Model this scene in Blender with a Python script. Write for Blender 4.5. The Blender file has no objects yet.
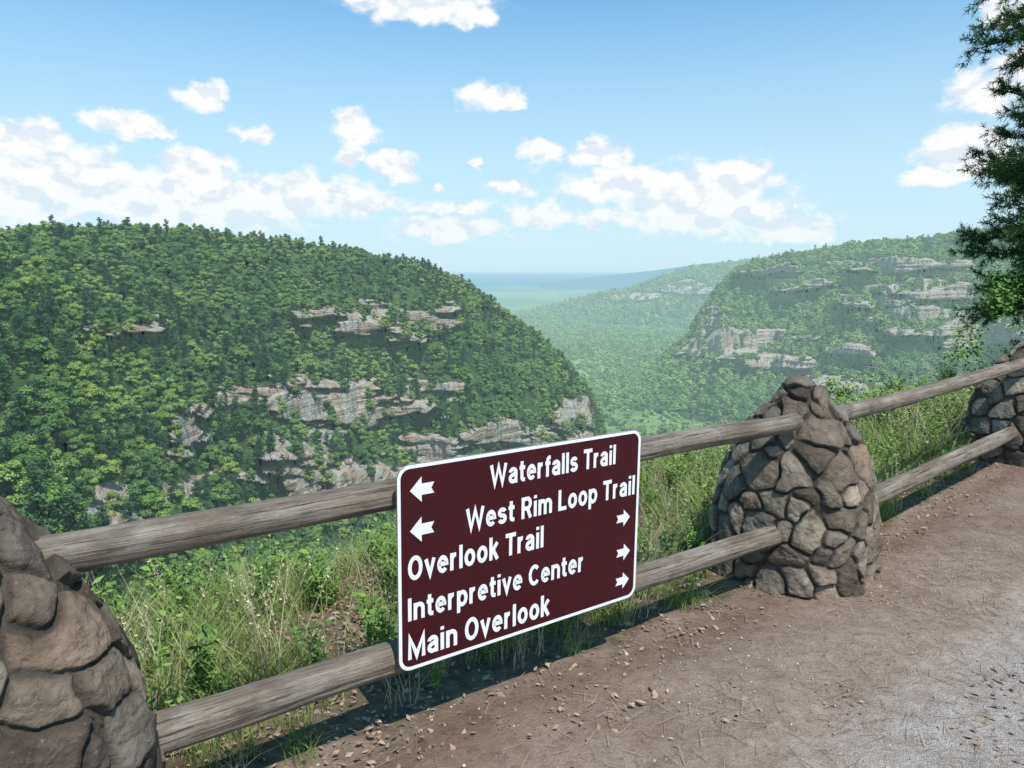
import bpy, math, random, os
import numpy as np
from mathutils import Vector, Matrix
random.seed(7); rng=np.random.default_rng(7)
sc=bpy.context.scene
FPX=740.0; PITCH=math.radians(8.9); CH=1.6
sp,cp=math.sin(PITCH),math.cos(PITCH)

# ------------------------------------------------------------ helpers
def pdir(u,v):
    x=(u-512)/FPX; zc=(384-v)/FPX
    y=cp+zc*sp; z=-sp+zc*cp
    return math.atan2(x,y), math.atan2(z,math.hypot(x,y))
def proj(x,y,z):
    dep=y*cp+(CH-z)*sp; up=y*sp+(z-CH)*cp
    dep=np.where(dep<.01,.01,dep)
    return 512+FPX*x/dep, 384-FPX*up/dep
def _h(ix,iy,iz,s):
    n=(ix*374761393+iy*668265263+iz*2147483647+s*974634777)&0xffffffff
    n=((n^(n>>13))*1274126177)&0xffffffff
    n=((n^(n>>16))*2246822519)&0xffffffff
    return ((n^(n>>15))&0xffffff)/float(0xffffff)
def vnoise(x,y,z=0,s=0):
    x,y,z=np.broadcast_arrays(np.asarray(x,float),np.asarray(y,float),np.asarray(z,float))
    xi=np.floor(x).astype(np.int64);yi=np.floor(y).astype(np.int64);zi=np.floor(z).astype(np.int64)
    fx=x-xi;fy=y-yi;fz=z-zi
    fx=fx*fx*(3-2*fx);fy=fy*fy*(3-2*fy);fz=fz*fz*(3-2*fz)
    r=0
    for a in (0,1):
        wa=fx if a else 1-fx
        for b in (0,1):
            wb=fy if b else 1-fy
            for c in (0,1):
                wc=fz if c else 1-fz
                r=r+wa*wb*wc*_h(xi+a,yi+b,zi+c,s)
    return r*2-1
def fbm(x,y,z=0,o=4,s=0):
    r=0;a=1;t=0
    for i in range(o):
        k=2.03**i
        r=r+a*vnoise(np.asarray(x)*k+i*7.3,np.asarray(y)*k+i*3.1,np.asarray(z)*k,s+i);t+=a;a*=.5
    return r/t
def sstep(a,b,x):
    t=np.clip((x-a)/(b-a),0,1); return t*t*(3-2*t)

def mesh_np(name,co,faces,mat=None,smooth=False,attrs=None,cols=None,link=True):
    me=bpy.data.meshes.new(name)
    co=np.asarray(co,dtype=np.float32); faces=np.asarray(faces,dtype=np.int32)
    k=faces.shape[1]
    me.vertices.add(len(co)); me.vertices.foreach_set('co',co.ravel())
    me.loops.add(faces.size); me.loops.foreach_set('vertex_index',faces.ravel())
    me.polygons.add(len(faces))
    me.polygons.foreach_set('loop_start',np.arange(0,faces.size,k,dtype=np.int32))
    me.polygons.foreach_set('loop_total',np.full(len(faces),k,dtype=np.int32))
    if smooth: me.polygons.foreach_set('use_smooth',np.ones(len(faces),dtype=bool))
    me.update(calc_edges=True)
    for kx,v in (attrs or {}).items():
        a=me.attributes.new(kx,'FLOAT','POINT'); a.data.foreach_set('value',np.asarray(v,dtype=np.float32).ravel())
    for kx,v in (cols or {}).items():
        a=me.attributes.new(kx,'FLOAT_COLOR','POINT')
        c=np.ones((len(co),4),dtype=np.float32); c[:,:3]=v; a.data.foreach_set('color',c.ravel())
    if mat: me.materials.append(mat)
    ob=bpy.data.objects.new(name,me)
    if link: sc.collection.objects.link(ob)
    return ob
def gridfaces(nr,nc,wrap=False):
    i=np.arange(nr-1)[:,None]; j=np.arange(nc if wrap else nc-1)[None,:]
    j2=(j+1)%nc
    f=np.stack([i*nc+j,i*nc+j2,(i+1)*nc+j2,(i+1)*nc+j],-1)
    return f.reshape(-1,4)

class NT:
    def __init__(s,nt): s.nt=nt; s.n=nt.nodes; s.l=nt.links
    def new(s,t,**k):
        n=s.n.new(t)
        for a,b in k.items(): setattr(n,a,b)
        return n
    def _in(s,sock,v):
        if isinstance(v,bpy.types.NodeSocket): s.l.new(v,sock)
        elif v is not None: sock.default_value=v
    def math(s,op,a,b=None,c=None,clamp=False):
        n=s.new('ShaderNodeMath',operation=op,use_clamp=clamp)
        for i,v in enumerate((a,b,c)):
            if v is not None: s._in(n.inputs[i],v)
        return n.outputs[0]
    def vm(s,op,a,b=None,c=None):
        n=s.new('ShaderNodeVectorMath',operation=op)
        for i,v in enumerate((a,b,c)):
            if v is not None: s._in(n.inputs[i],v)
        return n.outputs[1] if op=='LENGTH' else n.outputs[0]
    def noise(s,vec,scale,detail=4,rough=.55,dist=0,col=False):
        n=s.new('ShaderNodeTexNoise')
        if vec is not None: s._in(n.inputs['Vector'],vec)
        n.inputs['Scale'].default_value=scale;n.inputs['Detail'].default_value=detail
        n.inputs['Roughness'].default_value=rough;n.inputs['Distortion'].default_value=dist
        return n.outputs['Color'] if col else n.outputs['Fac']
    def mapr(s,v,a,b,c=0,d=1,sm=False):
        n=s.new('ShaderNodeMapRange'); 
        if sm: n.interpolation_type='SMOOTHSTEP'
        s._in(n.inputs[0],v)
        for i,x in enumerate((a,b,c,d)): s._in(n.inputs[i+1],x)
        return n.outputs[0]
    def mix(s,f,a,b,bt='MIX'):
        n=s.new('ShaderNodeMix',data_type='RGBA',blend_type=bt)
        s._in(n.inputs[0],f)
        for i,x in ((6,a),(7,b)):
            if isinstance(x,(tuple,list)) and len(x)==3: x=(*x,1)
            s._in(n.inputs[i],x)
        return n.outputs[2]
    def attr(s,name,col=False):
        n=s.new('ShaderNodeAttribute',attribute_name=name)
        return n.outputs['Color'] if col else n.outputs['Fac']
    def bump(s,h,st=.5,d=.01):
        n=s.new('ShaderNodeBump'); s._in(n.inputs['Height'],h)
        n.inputs['Strength'].default_value=st;n.inputs['Distance'].default_value=d
        return n.outputs[0]
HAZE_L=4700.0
def material(name,build,haze=False):
    m=bpy.data.materials.new(name); m.use_nodes=True
    T=NT(m.node_tree); T.n.clear()
    out=T.new('ShaderNodeOutputMaterial')
    r=build(T)
    c=r['color']
    if r.get('simple'):
        p=T.new('ShaderNodeBsdfDiffuse'); T._in(p.inputs['Color'],(*c,1) if isinstance(c,tuple) and len(c)==3 else c)
    else:
        p=T.new('ShaderNodeBsdfPrincipled')
        p.inputs['Roughness'].default_value=r.get('rough',.85)
        p.inputs['Specular IOR Level'].default_value=r.get('spec',.2)
        T._in(p.inputs['Base Color'],(*c,1) if isinstance(c,tuple) and len(c)==3 else c)
    if 'normal' in r: T.l.new(r['normal'],p.inputs['Normal'])
    sh=p.outputs[0]
    if r.get('trans'):
        tr=T.new('ShaderNodeBsdfTranslucent'); T._in(tr.inputs[0],c)
        mx=T.new('ShaderNodeMixShader'); mx.inputs[0].default_value=r['trans']
        T.l.new(sh,mx.inputs[1]);T.l.new(tr.outputs[0],mx.inputs[2]); sh=mx.outputs[0]
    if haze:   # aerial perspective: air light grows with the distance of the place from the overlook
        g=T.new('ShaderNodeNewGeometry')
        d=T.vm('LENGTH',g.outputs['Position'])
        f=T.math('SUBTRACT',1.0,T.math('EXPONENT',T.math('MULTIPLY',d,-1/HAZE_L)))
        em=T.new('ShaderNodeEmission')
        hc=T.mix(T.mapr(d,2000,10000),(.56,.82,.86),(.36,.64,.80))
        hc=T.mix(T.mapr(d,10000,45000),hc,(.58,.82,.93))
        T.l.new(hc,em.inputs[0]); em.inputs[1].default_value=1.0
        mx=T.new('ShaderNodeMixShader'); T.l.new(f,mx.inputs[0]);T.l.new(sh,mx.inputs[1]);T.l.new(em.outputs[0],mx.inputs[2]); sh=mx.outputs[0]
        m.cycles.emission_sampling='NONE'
    T.l.new(sh,out.inputs[0])
    return m

# ------------------------------------------------------------ materials
def b_leaf(dark,mid,lite):
    def f(T):
        oi=T.new('ShaderNodeObjectInfo'); g=T.new('ShaderNodeNewGeometry')
        pn=T.noise(g.outputs['Position'],.012,2)
        q=T.math('ADD',oi.outputs['Random'],T.math('MULTIPLY',T.math('SUBTRACT',pn,.5),1.5))
        c=T.mix(T.mapr(q,.0,.5),dark,mid); c=T.mix(T.mapr(q,.5,1.0),c,lite)
        n=T.noise(g.outputs['Position'],.45,2,.6)
        c=T.mix(T.mapr(n,.35,.65),T.mix(1.0,c,(.62,.68,.6),'MULTIPLY'),c)
        return dict(color=c,simple=True)
    return f
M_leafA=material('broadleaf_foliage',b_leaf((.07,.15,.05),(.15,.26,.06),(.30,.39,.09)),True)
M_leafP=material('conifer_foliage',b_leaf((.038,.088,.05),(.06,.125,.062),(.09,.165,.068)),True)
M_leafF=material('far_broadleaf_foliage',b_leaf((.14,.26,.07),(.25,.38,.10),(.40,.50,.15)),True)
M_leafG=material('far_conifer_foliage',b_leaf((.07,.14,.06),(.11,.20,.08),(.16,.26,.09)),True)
M_core=material('crown_core',lambda T:dict(color=(.022,.043,.019),simple=True),True)  # inner blobs, dark green colour stands in for shade between leaf clumps
M_bark=material('bark',lambda T:dict(color=(.12,.10,.085),simple=True),False)
def b_hill(T):
    g=T.new('ShaderNodeNewGeometry'); P=g.outputs['Position']
    rock=T.attr('rock')
    n1=T.noise(P,.03,5); n2=T.noise(P,.2,5)
    gr=T.mix(T.mapr(n1,.35,.65),(.06,.12,.04),(.13,.20,.06))
    gr=T.mix(T.mapr(n2,.4,.62),T.mix(1,gr,(.45,.5,.45),'MULTIPLY'),gr)
    st=T.noise(T.vm('MULTIPLY',P,(.03,.03,.55)),1.0,6,.65,.6)
    bl=T.noise(T.vm('MULTIPLY',P,(1,1,.35)),.10,6,.65)
    rc=T.mix(T.mapr(st,.35,.65),(.42,.27,.17),(.62,.52,.41))
    rc=T.mix(T.mapr(bl,.46,.60),rc,(.54,.51,.46))
    stk=T.noise(T.vm('MULTIPLY',P,(.35,.35,.04)),1.0,5,.7)
    rc=T.mix(T.mapr(stk,.50,.64,0,.85),rc,(.15,.13,.11))
    crk_shade=T.noise(T.vm('MULTIPLY',P,(.05,.05,.9)),1.0,5,.7,.4)
    rc=T.mix(T.mapr(crk_shade,.56,.63),rc,(.06,.05,.04))  # level cracks and shade under ledges, both put into the rock colour
    f=T.mapr(T.math('ADD',rock,T.math('MULTIPLY',T.math('SUBTRACT',n2,.5),1.2)),.42,.52)
    c=T.mix(f,gr,rc)
    hb=T.math('ADD',st,T.noise(P,.3,5,.7))
    return dict(color=c,simple=True,normal=T.bump(hb,1.0,4))
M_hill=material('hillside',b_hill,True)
def b_ground(T):
    g=T.new('ShaderNodeNewGeometry'); P=g.outputs['Position']
    near=T.attr('near'); grav=T.attr('gravel'); grass=T.attr('grassy'); dark_dirt=T.attr('dark_dirt')
    n1=T.noise(P,1.6,6,.6); n2=T.noise(P,12,7,.7); n3=T.noise(P,130,4,.75); n5=T.noise(P,38,4,.7)
    d=T.mix(T.mapr(n1,.3,.7),(.29,.215,.168),(.42,.335,.27))
    d=T.mix(T.mapr(n2,.35,.65),T.mix(1,d,(.72,.68,.65),'MULTIPLY'),d)
    d=T.mix(T.mapr(n3,.56,.72,0,.7),d,(.55,.475,.40))
    d=T.mix(T.mapr(n5,.56,.70,0,.7),d,(.14,.10,.078))
    d=T.mix(dark_dirt,d,T.mix(1,d,(.58,.50,.46),'MULTIPLY'))
    v=T.new('ShaderNodeTexVoronoi'); T.l.new(P,v.inputs['Vector']); v.inputs['Scale'].default_value=190
    gv=T.mix(T.mapr(v.outputs['Color'],0,1),(.33,.285,.25),(.53,.48,.435))
    gv=T.mix(T.mapr(n2,.35,.6),T.mix(1,gv,(.80,.76,.73),'MULTIPLY'),gv)
    gf=T.mapr(T.math('ADD',grav,T.math('MULTIPLY',T.math('SUBTRACT',n2,.5),1.2)),.2,1.0)
    d=T.mix(gf,d,gv)
    so=T.mix(T.mapr(n2,.35,.65),(.10,.078,.05),(.24,.185,.12))
    sf=T.mapr(T.math('ADD',grass,T.math('MULTIPLY',T.math('SUBTRACT',n2,.5),.8)),.35,.65)
    d=T.mix(sf,d,so)
    m1=T.noise(P,.0012,4); m2=T.noise(P,.03,4,.7)
    fo=T.mix(T.mapr(m1,.4,.6),(.13,.24,.08),(.28,.38,.12))
    fo=T.mix(T.mapr(m2,.4,.6),T.mix(1,fo,(.55,.6,.55),'MULTIPLY'),fo)
    c=T.mix(near,fo,d)
    hb=T.math('ADD',T.math('ADD',n2,T.math('MULTIPLY',n5,.5)),T.math('ADD',T.math('MULTIPLY',n3,.3),T.math('MULTIPLY',T.math('MULTIPLY',v.outputs['Distance'],gf),-.2)))
    return dict(color=c,rough=.95,spec=.06,normal=T.bump(hb,1.0,.024))
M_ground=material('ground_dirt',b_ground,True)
def b_stone(T):
    c=T.attr('Col',True); tc=T.new('ShaderNodeTexCoord'); P=tc.outputs['Object']
    n1=T.noise(P,9,6,.65); n2=T.noise(P,60,5,.7); n3=T.noise(P,25,5,.6,.8)
    c=T.mix(T.mapr(n1,.3,.7),T.mix(1,c,(.58,.54,.50),'MULTIPLY'),T.mix(1,c,(1.4,1.36,1.3),'MULTIPLY'))
    c=T.mix(T.mapr(n3,.58,.70,0,.6),c,(.05,.043,.037))
    c=T.mix(T.mapr(n2,.60,.75,0,.5),c,(.38,.365,.325))
    return dict(color=c,rough=.9,spec=.15,normal=T.bump(T.math('ADD',T.math('MULTIPLY',n2,.5),n3),.9,.014))
M_stone=material('fieldstone',b_stone)
def b_wood(T):
    tc=T.new('ShaderNodeTexCoord'); P=tc.outputs['Object']
    g1=T.noise(T.vm('MULTIPLY',P,(1.2,22,22)),1.6,7,.7,.3); g2=T.noise(T.vm('MULTIPLY',P,(2,60,60)),1.5,5,.7)
    n=T.noise(P,5,5,.6); n4=T.noise(T.vm('MULTIPLY',P,(4,7,7)),1.4,4,.6)
    c=T.mix(T.mapr(g1,.32,.66),(.15,.12,.095),(.41,.36,.30))
    c=T.mix(T.mapr(n,.35,.7),T.mix(1,c,(.66,.60,.54),'MULTIPLY'),c)
    c=T.mix(T.mapr(n4,.54,.68,0,.6),c,(.11,.085,.065))
    c=T.mix(T.mapr(g2,.55,.65),c,(.045,.035,.028))
    return dict(color=c,rough=.85,spec=.2,normal=T.bump(T.math('ADD',g1,T.math('MULTIPLY',g2,-.8)),1.0,.014))
M_wood=material('weathered_wood',b_wood)
def b_sign(T):
    tc=T.new('ShaderNodeTexCoord'); n=T.noise(tc.outputs['Object'],6,5,.6); n2=T.noise(tc.outputs['Object'],160,3)
    c=T.mix(T.mapr(n,.3,.7),(.042,.0042,.0075),(.055,.0065,.0105))
    c=T.mix(T.mapr(n2,.66,.78,0,.2),c,(.30,.2,.18))
    return dict(color=c,rough=.5,spec=.22)
M_sign=material('sign_maroon',b_sign)
M_white=material('sign_white',lambda T:dict(color=(.83,.83,.83),rough=.5))
M_alu=material('sign_metal',lambda T:dict(color=(.35,.34,.34),rough=.4,spec=.5))
def b_plain(a,b,trans=.2):
    def f(T):
        oi=T.new('ShaderNodeObjectInfo')
        v=T.attr('tint')
        c=T.mix(T.math('FRACT',T.math('ADD',v,T.math('MULTIPLY',oi.outputs['Random'],.35))),a,b)
        return dict(color=c,simple=True,trans=trans)
    return f
M_grass=material('grass_blades',b_plain((.10,.17,.04),(.36,.41,.14),0))
M_dry=material('dry_grass',b_plain((.38,.32,.20),(.62,.54,.37),0))
M_weed=material('weed_leaves',b_plain((.07,.155,.04),(.24,.35,.09),0))
M_litter=material('leaf_litter',b_plain((.18,.125,.085),(.46,.35,.26),.0))
M_peb=material('pebbles',b_plain((.28,.24,.21),(.55,.50,.46),0))
M_needle=material('pine_needles',b_plain((.035,.085,.035),(.10,.18,.055),.0))

# ------------------------------------------------------------ fence line and ground
P1=np.array([-1.345,1.65]);P2=np.array([1.455,3.64]);P3=np.array([4.02,5.75])
d12=(P2-P1)/np.linalg.norm(P2-P1); d23=(P3-P2)/np.linalg.norm(P3-P2)
P0=P1-d12*3.4; P4=P3+np.array([.80,.60])*3.4
LINE=[P1-d12*60000,P1,P2,P3,P3+np.array([.80,.60])*60000]
def sdist(x,y):
    best=np.full(np.shape(x),1e18); sg=np.zeros(np.shape(x))
    for a,b in zip(LINE[:-1],LINE[1:]):
        ab=b-a;L=np.linalg.norm(ab);t=ab/L
        px=x-a[0];py=y-a[1]
        s=np.clip(px*t[0]+py*t[1],0,L)
        qx=px-s*t[0];qy=py-s*t[1]
        dd=np.hypot(qx,qy); cr=t[0]*py-t[1]*px
        m=dd<best-1e-9
        best=np.where(m,dd,best); sg=np.where(m,np.where(cr>0,1,-1),sg)
    return best*sg
def hground(x,y):
    x=np.asarray(x,float);y=np.asarray(y,float)
    d=sdist(x,y)
    nr=np.exp(-(x*x+y*y)/900)
    z=.018*fbm(x*.8,y*.8,0,4,3)*nr+.018*fbm(x*4,y*4,0,4,5)*nr
    z=z+.09*sstep(2.2,4.5,x)*sstep(-2,1,d+1)
    rim=1.9+.7*vnoise(x*.5,y*.5,0,9)
    z=z-np.clip(d-.2,0,3)*.09 + .10*fbm(x*1.6,y*1.6,0,3,8)*sstep(.2,.9,d)*nr
    e=np.clip(d-rim,0,None)
    z=z-1.35*e*sstep(0,1.2,e)
    far=np.hypot(x,y)
    und=16*fbm(x*.004,y*.004,0,4,21)*sstep(200,700,far)
    return np.where(d>0,np.maximum(z,-205+und),z)
def axis(lo,hi,st,n=70,far=60000):
    c=np.arange(lo,hi+1e-6,st)
    g=np.geomspace(st*1.2,far,n)
    return np.concatenate([(lo-g)[::-1],c,hi+g])
gx=axis(-4,6.2,.026); gy=axis(-.3,7.5,.026)
X,Y=np.meshgrid(gx,gy)
Z=hground(X,Y); D=sdist(X,Y)
rr=np.hypot(X,Y)
near=1-sstep(40,90,rr)
grav=sstep(.60,1.15,-D+.22*fbm(X*1.2,Y*1.2,0,3,31))*(1-sstep(2.2,2.9,-D))*sstep(.4,1.3,X)
grassy=sstep(-.02,.14,D+.12*fbm(X*3,Y*3,0,3,41))
dark_dirt=np.clip(np.exp(-np.abs(D+.1)/.25)*.8+.5*sstep(.0,.5,fbm(X*.9,Y*.9,0,3,44))*(1-grav),0,1)  # dirt colour darker along the fence line and in random patches
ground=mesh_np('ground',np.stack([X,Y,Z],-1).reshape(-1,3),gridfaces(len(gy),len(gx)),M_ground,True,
   attrs=dict(near=near,gravel=grav,grassy=grassy,dark_dirt=dark_dirt))

# ------------------------------------------------------------ hills
def interp_px(pts):
    a=[pdir(u,v) for u,v in pts]; a.sort()
    return np.array([p[0] for p in a]),np.array([p[1] for p in a])
def azof(u): return math.atan2((u-512)/FPX,cp)
def hill(name,sil,Rp,Fp,zf_p,tree_h,naz,nt,cliffs,nz,gul,back=500,seed=0,steps=6,blkamp=1.0):
    az_s,el_s=interp_px(sil)
    az=np.linspace(az_s[0],az_s[-1],naz)
    el=np.interp(az,az_s,el_s)
    f=lambda P:np.interp(az,[azof(p[0]) for p in P],[p[1] for p in P])
    R=f(Rp);F=f(Fp);zf=f(zf_p)
    zr=CH+R*np.tan(el)-tree_h
    zr=np.maximum(zr,zf+2)
    t=np.linspace(0,1,nt)[:,None]
    A=np.broadcast_to(az[None,:],(nt,naz))
    zz=zf+(zr-zf)*t
    G=lambda q:.8*q+.2*q**4
    r=F+(R-F)*G(t)
    env=np.sin(np.pi*np.clip(t,0,1))**.5
    ax=A*R[None,:]
    n=fbm(ax/nz,zz/nz*.45,0,5,seed)
    rid=1-2*np.abs(vnoise(ax/(nz*.6)+.5*n,zz/nz*.3,0,seed+70))
    r=r+gul*(n-.55*rid*.8)*env
    u,v=proj(r*np.sin(A),r*np.cos(A),zz)
    m=np.zeros_like(r)
    wob=fbm(u/30,v/7,0,5,seed+50)
    for (cu,cv,cw,chh) in cliffs:
        q=np.sqrt(((u-cu)/(cw*1.15))**2+((v-cv)/chh)**2)
        m=np.maximum(m,sstep(1.2,.85,q+1.15*wob))
    ns=steps
    ph=t*ns+.5*vnoise(ax/60,0,0,seed+3)
    fr=ph-np.floor(ph)
    stair=(np.floor(ph)+sstep(.84,1.0,fr)-(ph-t*ns))/ns
    r=r+m*((F+(R-F)*G(stair))-(F+(R-F)*G(t)))*.9
    # vertical buttresses and joints, thin bedding
    col=fbm(ax/9,zz/45,0,4,seed+9); bed=vnoise(ax/80,zz/2.6,0,seed+13)
    r=r-m*(1.5+5.5*np.abs(col)+1.0*bed)*blkamp
    sb=np.array([.02,.06,.12,.25,.5,1.0])[:,None]
    rb=R[None,:]+sb*back
    zb=zr[None,:]+(rb-R[None,:])*(np.minimum(np.tan(el),0)*1.3-.02)[None,:]
    zb[-1]=-260
    r0=F[None,:]-5; z0=np.full((1,naz),-260.)
    rA=np.concatenate([r0,r,rb]);zA=np.concatenate([z0,zz,zb]);AA=np.broadcast_to(az[None,:],rA.shape)
    mA=np.concatenate([m[:1],m,np.zeros_like(rb)])
    fc=gridfaces(rA.shape[0],naz)
    co=np.stack([rA*np.sin(AA),rA*np.cos(AA),zA],-1).reshape(-1,3)
    mesh_np(name,co,fc,M_hill,True,attrs=dict(rock=mA))
    return co,fc[naz-1:-(naz-1)*2],mA.reshape(-1)
left=hill('hill',
  [(-300,236),(-120,232),(0,226),(60,223),(150,225),(200,226),(260,235),(330,244),(380,254),(430,265),(470,284),(500,306),(530,327),(560,352),(588,386),(602,418),(608,450),(618,520),(626,570)],
  [(-300,420),(0,430),(200,520),(400,600),(560,610),(626,600)],
  [(-300,130),(0,150),(150,190),(300,290),(450,400),(626,520)],
  [(-300,-60),(0,-72),(150,-95),(300,-150),(450,-195),(626,-205)],8,620,300,
  [(120,318,42,9),(388,316,60,14),(330,400,78,22),(300,436,28,11),(370,470,95,17),(190,492,26,20),(110,508,44,22),(330,492,50,12),(580,414,30,16),(590,438,20,10),(440,386,30,6),(185,430,14,22),(495,428,26,10),(500,306,18,5),(240,400,24,9),(430,447,24,15),(540,440,20,9)],
  120,62,seed=1,steps=5,blkamp=1.0)
right=hill('hill',
  [(560,425),(590,408),(612,398),(650,366),(690,330),(702,308),(716,288),(736,268),(752,261),(800,252),(850,243),(880,240),(930,237),(955,231),(1024,224),(1300,215)],
  [(560,1180),(690,1350),(740,1500),(900,1500),(1300,1500)],
  [(560,1120),(690,1050),(800,980),(1300,900)],
  [(560,-200),(1300,-205)],9,620,240,
  [(765,268,32,8),(735,347,52,14),(770,358,36,12),(930,288,60,10),(950,320,60,13),(800,285,36,5),(845,383,44,12),(985,335,50,15),(890,266,55,6),(712,325,16,12),(862,300,30,6),(860,345,40,6)],
  300,140,back=900,seed=11,steps=5,blkamp=2.2)
farh=hill('hill',
  [(520,316),(560,304),(600,293),(625,290),(650,280),(690,268),(745,261),(800,255),(900,248),(1100,240)],
  [(520,3300),(1100,3600)],[(520,3000),(700,2500),(1100,2200)],[(520,-200),(1100,-205)],10,300,110,
  [(690,288,34,5),(635,296,28,4)],600,300,back=2500,seed=21,steps=4,blkamp=4)
farh2=hill('hill',
  [(540,284),(600,276),(650,271),(700,264),(760,260),(900,256),(1100,250)],
  [(540,8500),(1100,9000)],[(540,7600),(1100,6500)],[(540,-200),(1100,-205)],0,200,60,
  [],1500,500,back=4000,seed=31,steps=4,blkamp=0)

# ------------------------------------------------------------ tree prototypes
def leaf_quads(C,N,S,rng,asp=.7):
    n=len(C)
    t=rng.normal(size=(n,3)); t-= (t*N).sum(1,keepdims=True)*N; t/=np.linalg.norm(t,axis=1,keepdims=True)+1e-9
    b=np.cross(N,t); S=np.asarray(S).reshape(-1,1)*np.ones((n,1))
    co=np.stack([C-t*S,C+b*S*asp,C+t*S,C-b*S*asp],1).reshape(-1,3)
    return co,np.arange(4*n).reshape(-1,4)
def ico(sub=2):
    import bmesh
    bm=bmesh.new(); bmesh.ops.create_icosphere(bm,subdivisions=sub,radius=1)
    co=np.array([v.co[:] for v in bm.verts]); f=np.array([[v.index for v in q.verts] for q in bm.faces]); bm.free(); return co,f
ICO=ico(2); ICO1=ico(1)
def proto_coll(name): return bpy.data.collections.new(name)
def joinparts(name,parts,coll,smooth=False):
    V=[];F=[];MI=[];mats=[];o=0;TI=[]
    for co,f,m,ti in parts:
        if m not in mats: mats.append(m)
        V.append(co); f=np.asarray(f)+o; o+=len(co)
        F+= [tuple(q) for q in f.tolist()]; MI+=[mats.index(m)]*len(f)
        TI.append(np.broadcast_to(ti,(len(co),)))
    V=np.concatenate(V)
    me=bpy.data.meshes.new(name); me.from_pydata(V.tolist(),[],F)
    for m in mats: me.materials.append(m)
    me.polygons.foreach_set('material_index',np.array(MI,dtype=np.int32))
    if smooth: me.polygons.foreach_set('use_smooth',np.ones(len(F),dtype=bool))
    a=me.attributes.new('tint','FLOAT','POINT'); a.data.foreach_set('value',np.concatenate(TI).astype(np.float32))
    me.update()
    ob=bpy.data.objects.new(name,me)
    if coll is not None: coll.objects.link(ob)
    else: sc.collection.objects.link(ob)
    return ob
def tube(pts,rad,seg=7):
    pts=np.asarray(pts,float);n=len(pts);V=[]
    for i in range(n):
        d=pts[min(i+1,n-1)]-pts[max(i-1,0)]; d/=np.linalg.norm(d)+1e-9
        a=np.cross(d,[0,0,1.0] if abs(d[2])<.9 else [1.0,0,0]); a/=np.linalg.norm(a); b=np.cross(d,a)
        th=np.arange(seg)/seg*2*np.pi
        V.append(pts[i]+rad[i]*(np.cos(th)[:,None]*a+np.sin(th)[:,None]*b))
    return np.concatenate(V),gridfaces(n,seg,True)
def broadleaf(name,seed,coll,nleaf=1500,H=9,W=4.2,ls=1.0,mat=None):
    r=np.random.default_rng(seed); parts=[]
    parts.append((*tube([(0,0,-2),(0,0,2),(r.normal()*.3,r.normal()*.3,H*.6)],[.25,.2,.08],5),M_bark,0))
    nc=17; cc=[];cr=[]
    for i in range(nc):
        a=r.uniform(0,2*np.pi); h=r.uniform(0,1); rad=W*.72*math.sqrt(max(0,1-(h*1.15-.25)**2))*r.uniform(.35,1)
        cc.append((rad*math.cos(a),rad*math.sin(a),H*.18+h*H*.66)); cr.append(r.uniform(.8,1.75)*W/4.2)
    cc=np.array(cc);cr=np.array(cr)
    if nleaf>1000:
        for c,q in zip(cc[:9],cr[:9]):
            parts.append((*tube([(0,0,H*.25),tuple(c)],[.1,.03],4),M_bark,0))
    k=r.integers(0,nc,nleaf); d=r.normal(size=(nleaf,3)); d/=np.linalg.norm(d,axis=1,keepdims=True); d[:,2]=np.where(d[:,2]<-.2,-d[:,2],d[:,2])
    C=cc[k]+d*cr[k][:,None]*r.uniform(.82,1.12,(nleaf,1))*np.array([1,1,.8])
    N=d+r.normal(size=(nleaf,3))*.35+np.array([0,0,.25]); N/=np.linalg.norm(N,axis=1,keepdims=True)
    co,f=leaf_quads(C,N,r.uniform(.2,.42,nleaf)*ls,r)
    parts.append((co,f,mat or M_leafA,.5))
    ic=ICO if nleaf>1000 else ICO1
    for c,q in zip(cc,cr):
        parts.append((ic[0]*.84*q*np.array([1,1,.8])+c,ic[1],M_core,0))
    return joinparts(name,parts,coll)
def conifer(name,seed,coll,H=12,W=2.6,nleaf=1300,ls=1.0,mat=None):
    r=np.random.default_rng(seed); parts=[]
    parts.append((*tube([(0,0,-2),(0,0,H*.5),(0,0,H)],[.22,.13,.03],5),M_bark,0))
    C=[];N=[]
    nb=34
    for i in range(nb):
        h=.18+.8*i/nb; z=H*h; L=W*(1-h)**.6*r.uniform(.55,1.15)+.3; a=r.uniform(0,6.283)
        tip=np.array([L*math.cos(a),L*math.sin(a),z+r.uniform(-.2,.5)])
        if nleaf>1000: parts.append((*tube([(0,0,z),tuple(tip)],[.05,.015],3),M_bark,0))
        for j in range(nleaf//nb):
            s=r.uniform(.25,1.05); p=np.array([0,0,z])*(1-s)+tip*s+r.normal(size=3)*np.array([.38,.38,.18])*(W/2.6)
            C.append(p);N.append([r.normal()*.5,r.normal()*.5,1])
    C=np.array(C);N=np.array(N);N/=np.linalg.norm(N,axis=1,keepdims=True)
    co,f=leaf_quads(C,N,r.uniform(.2,.42,len(C))*ls,r,.5)
    parts.append((co,f,mat or M_leafP,.5))
    return joinparts(name,parts,coll)
HW=[(9,4.4),(10,4.0),(8,4.6),(9.5,3.8),(11,4.2)];CW=[(12,2.8),(13,2.5),(11,3.0)]
trees=proto_coll('forest_trees')
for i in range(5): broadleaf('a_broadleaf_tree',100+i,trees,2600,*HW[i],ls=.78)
for i in range(3): conifer('b_conifer_tree',200+i,trees,*CW[i],nleaf=1500)
treesL=proto_coll('far_forest_trees')
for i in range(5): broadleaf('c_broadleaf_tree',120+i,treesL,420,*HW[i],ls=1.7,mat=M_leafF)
for i in range(3): conifer('d_conifer_tree',220+i,treesL,*CW[i],nleaf=350,ls=1.9,mat=M_leafG)

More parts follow.
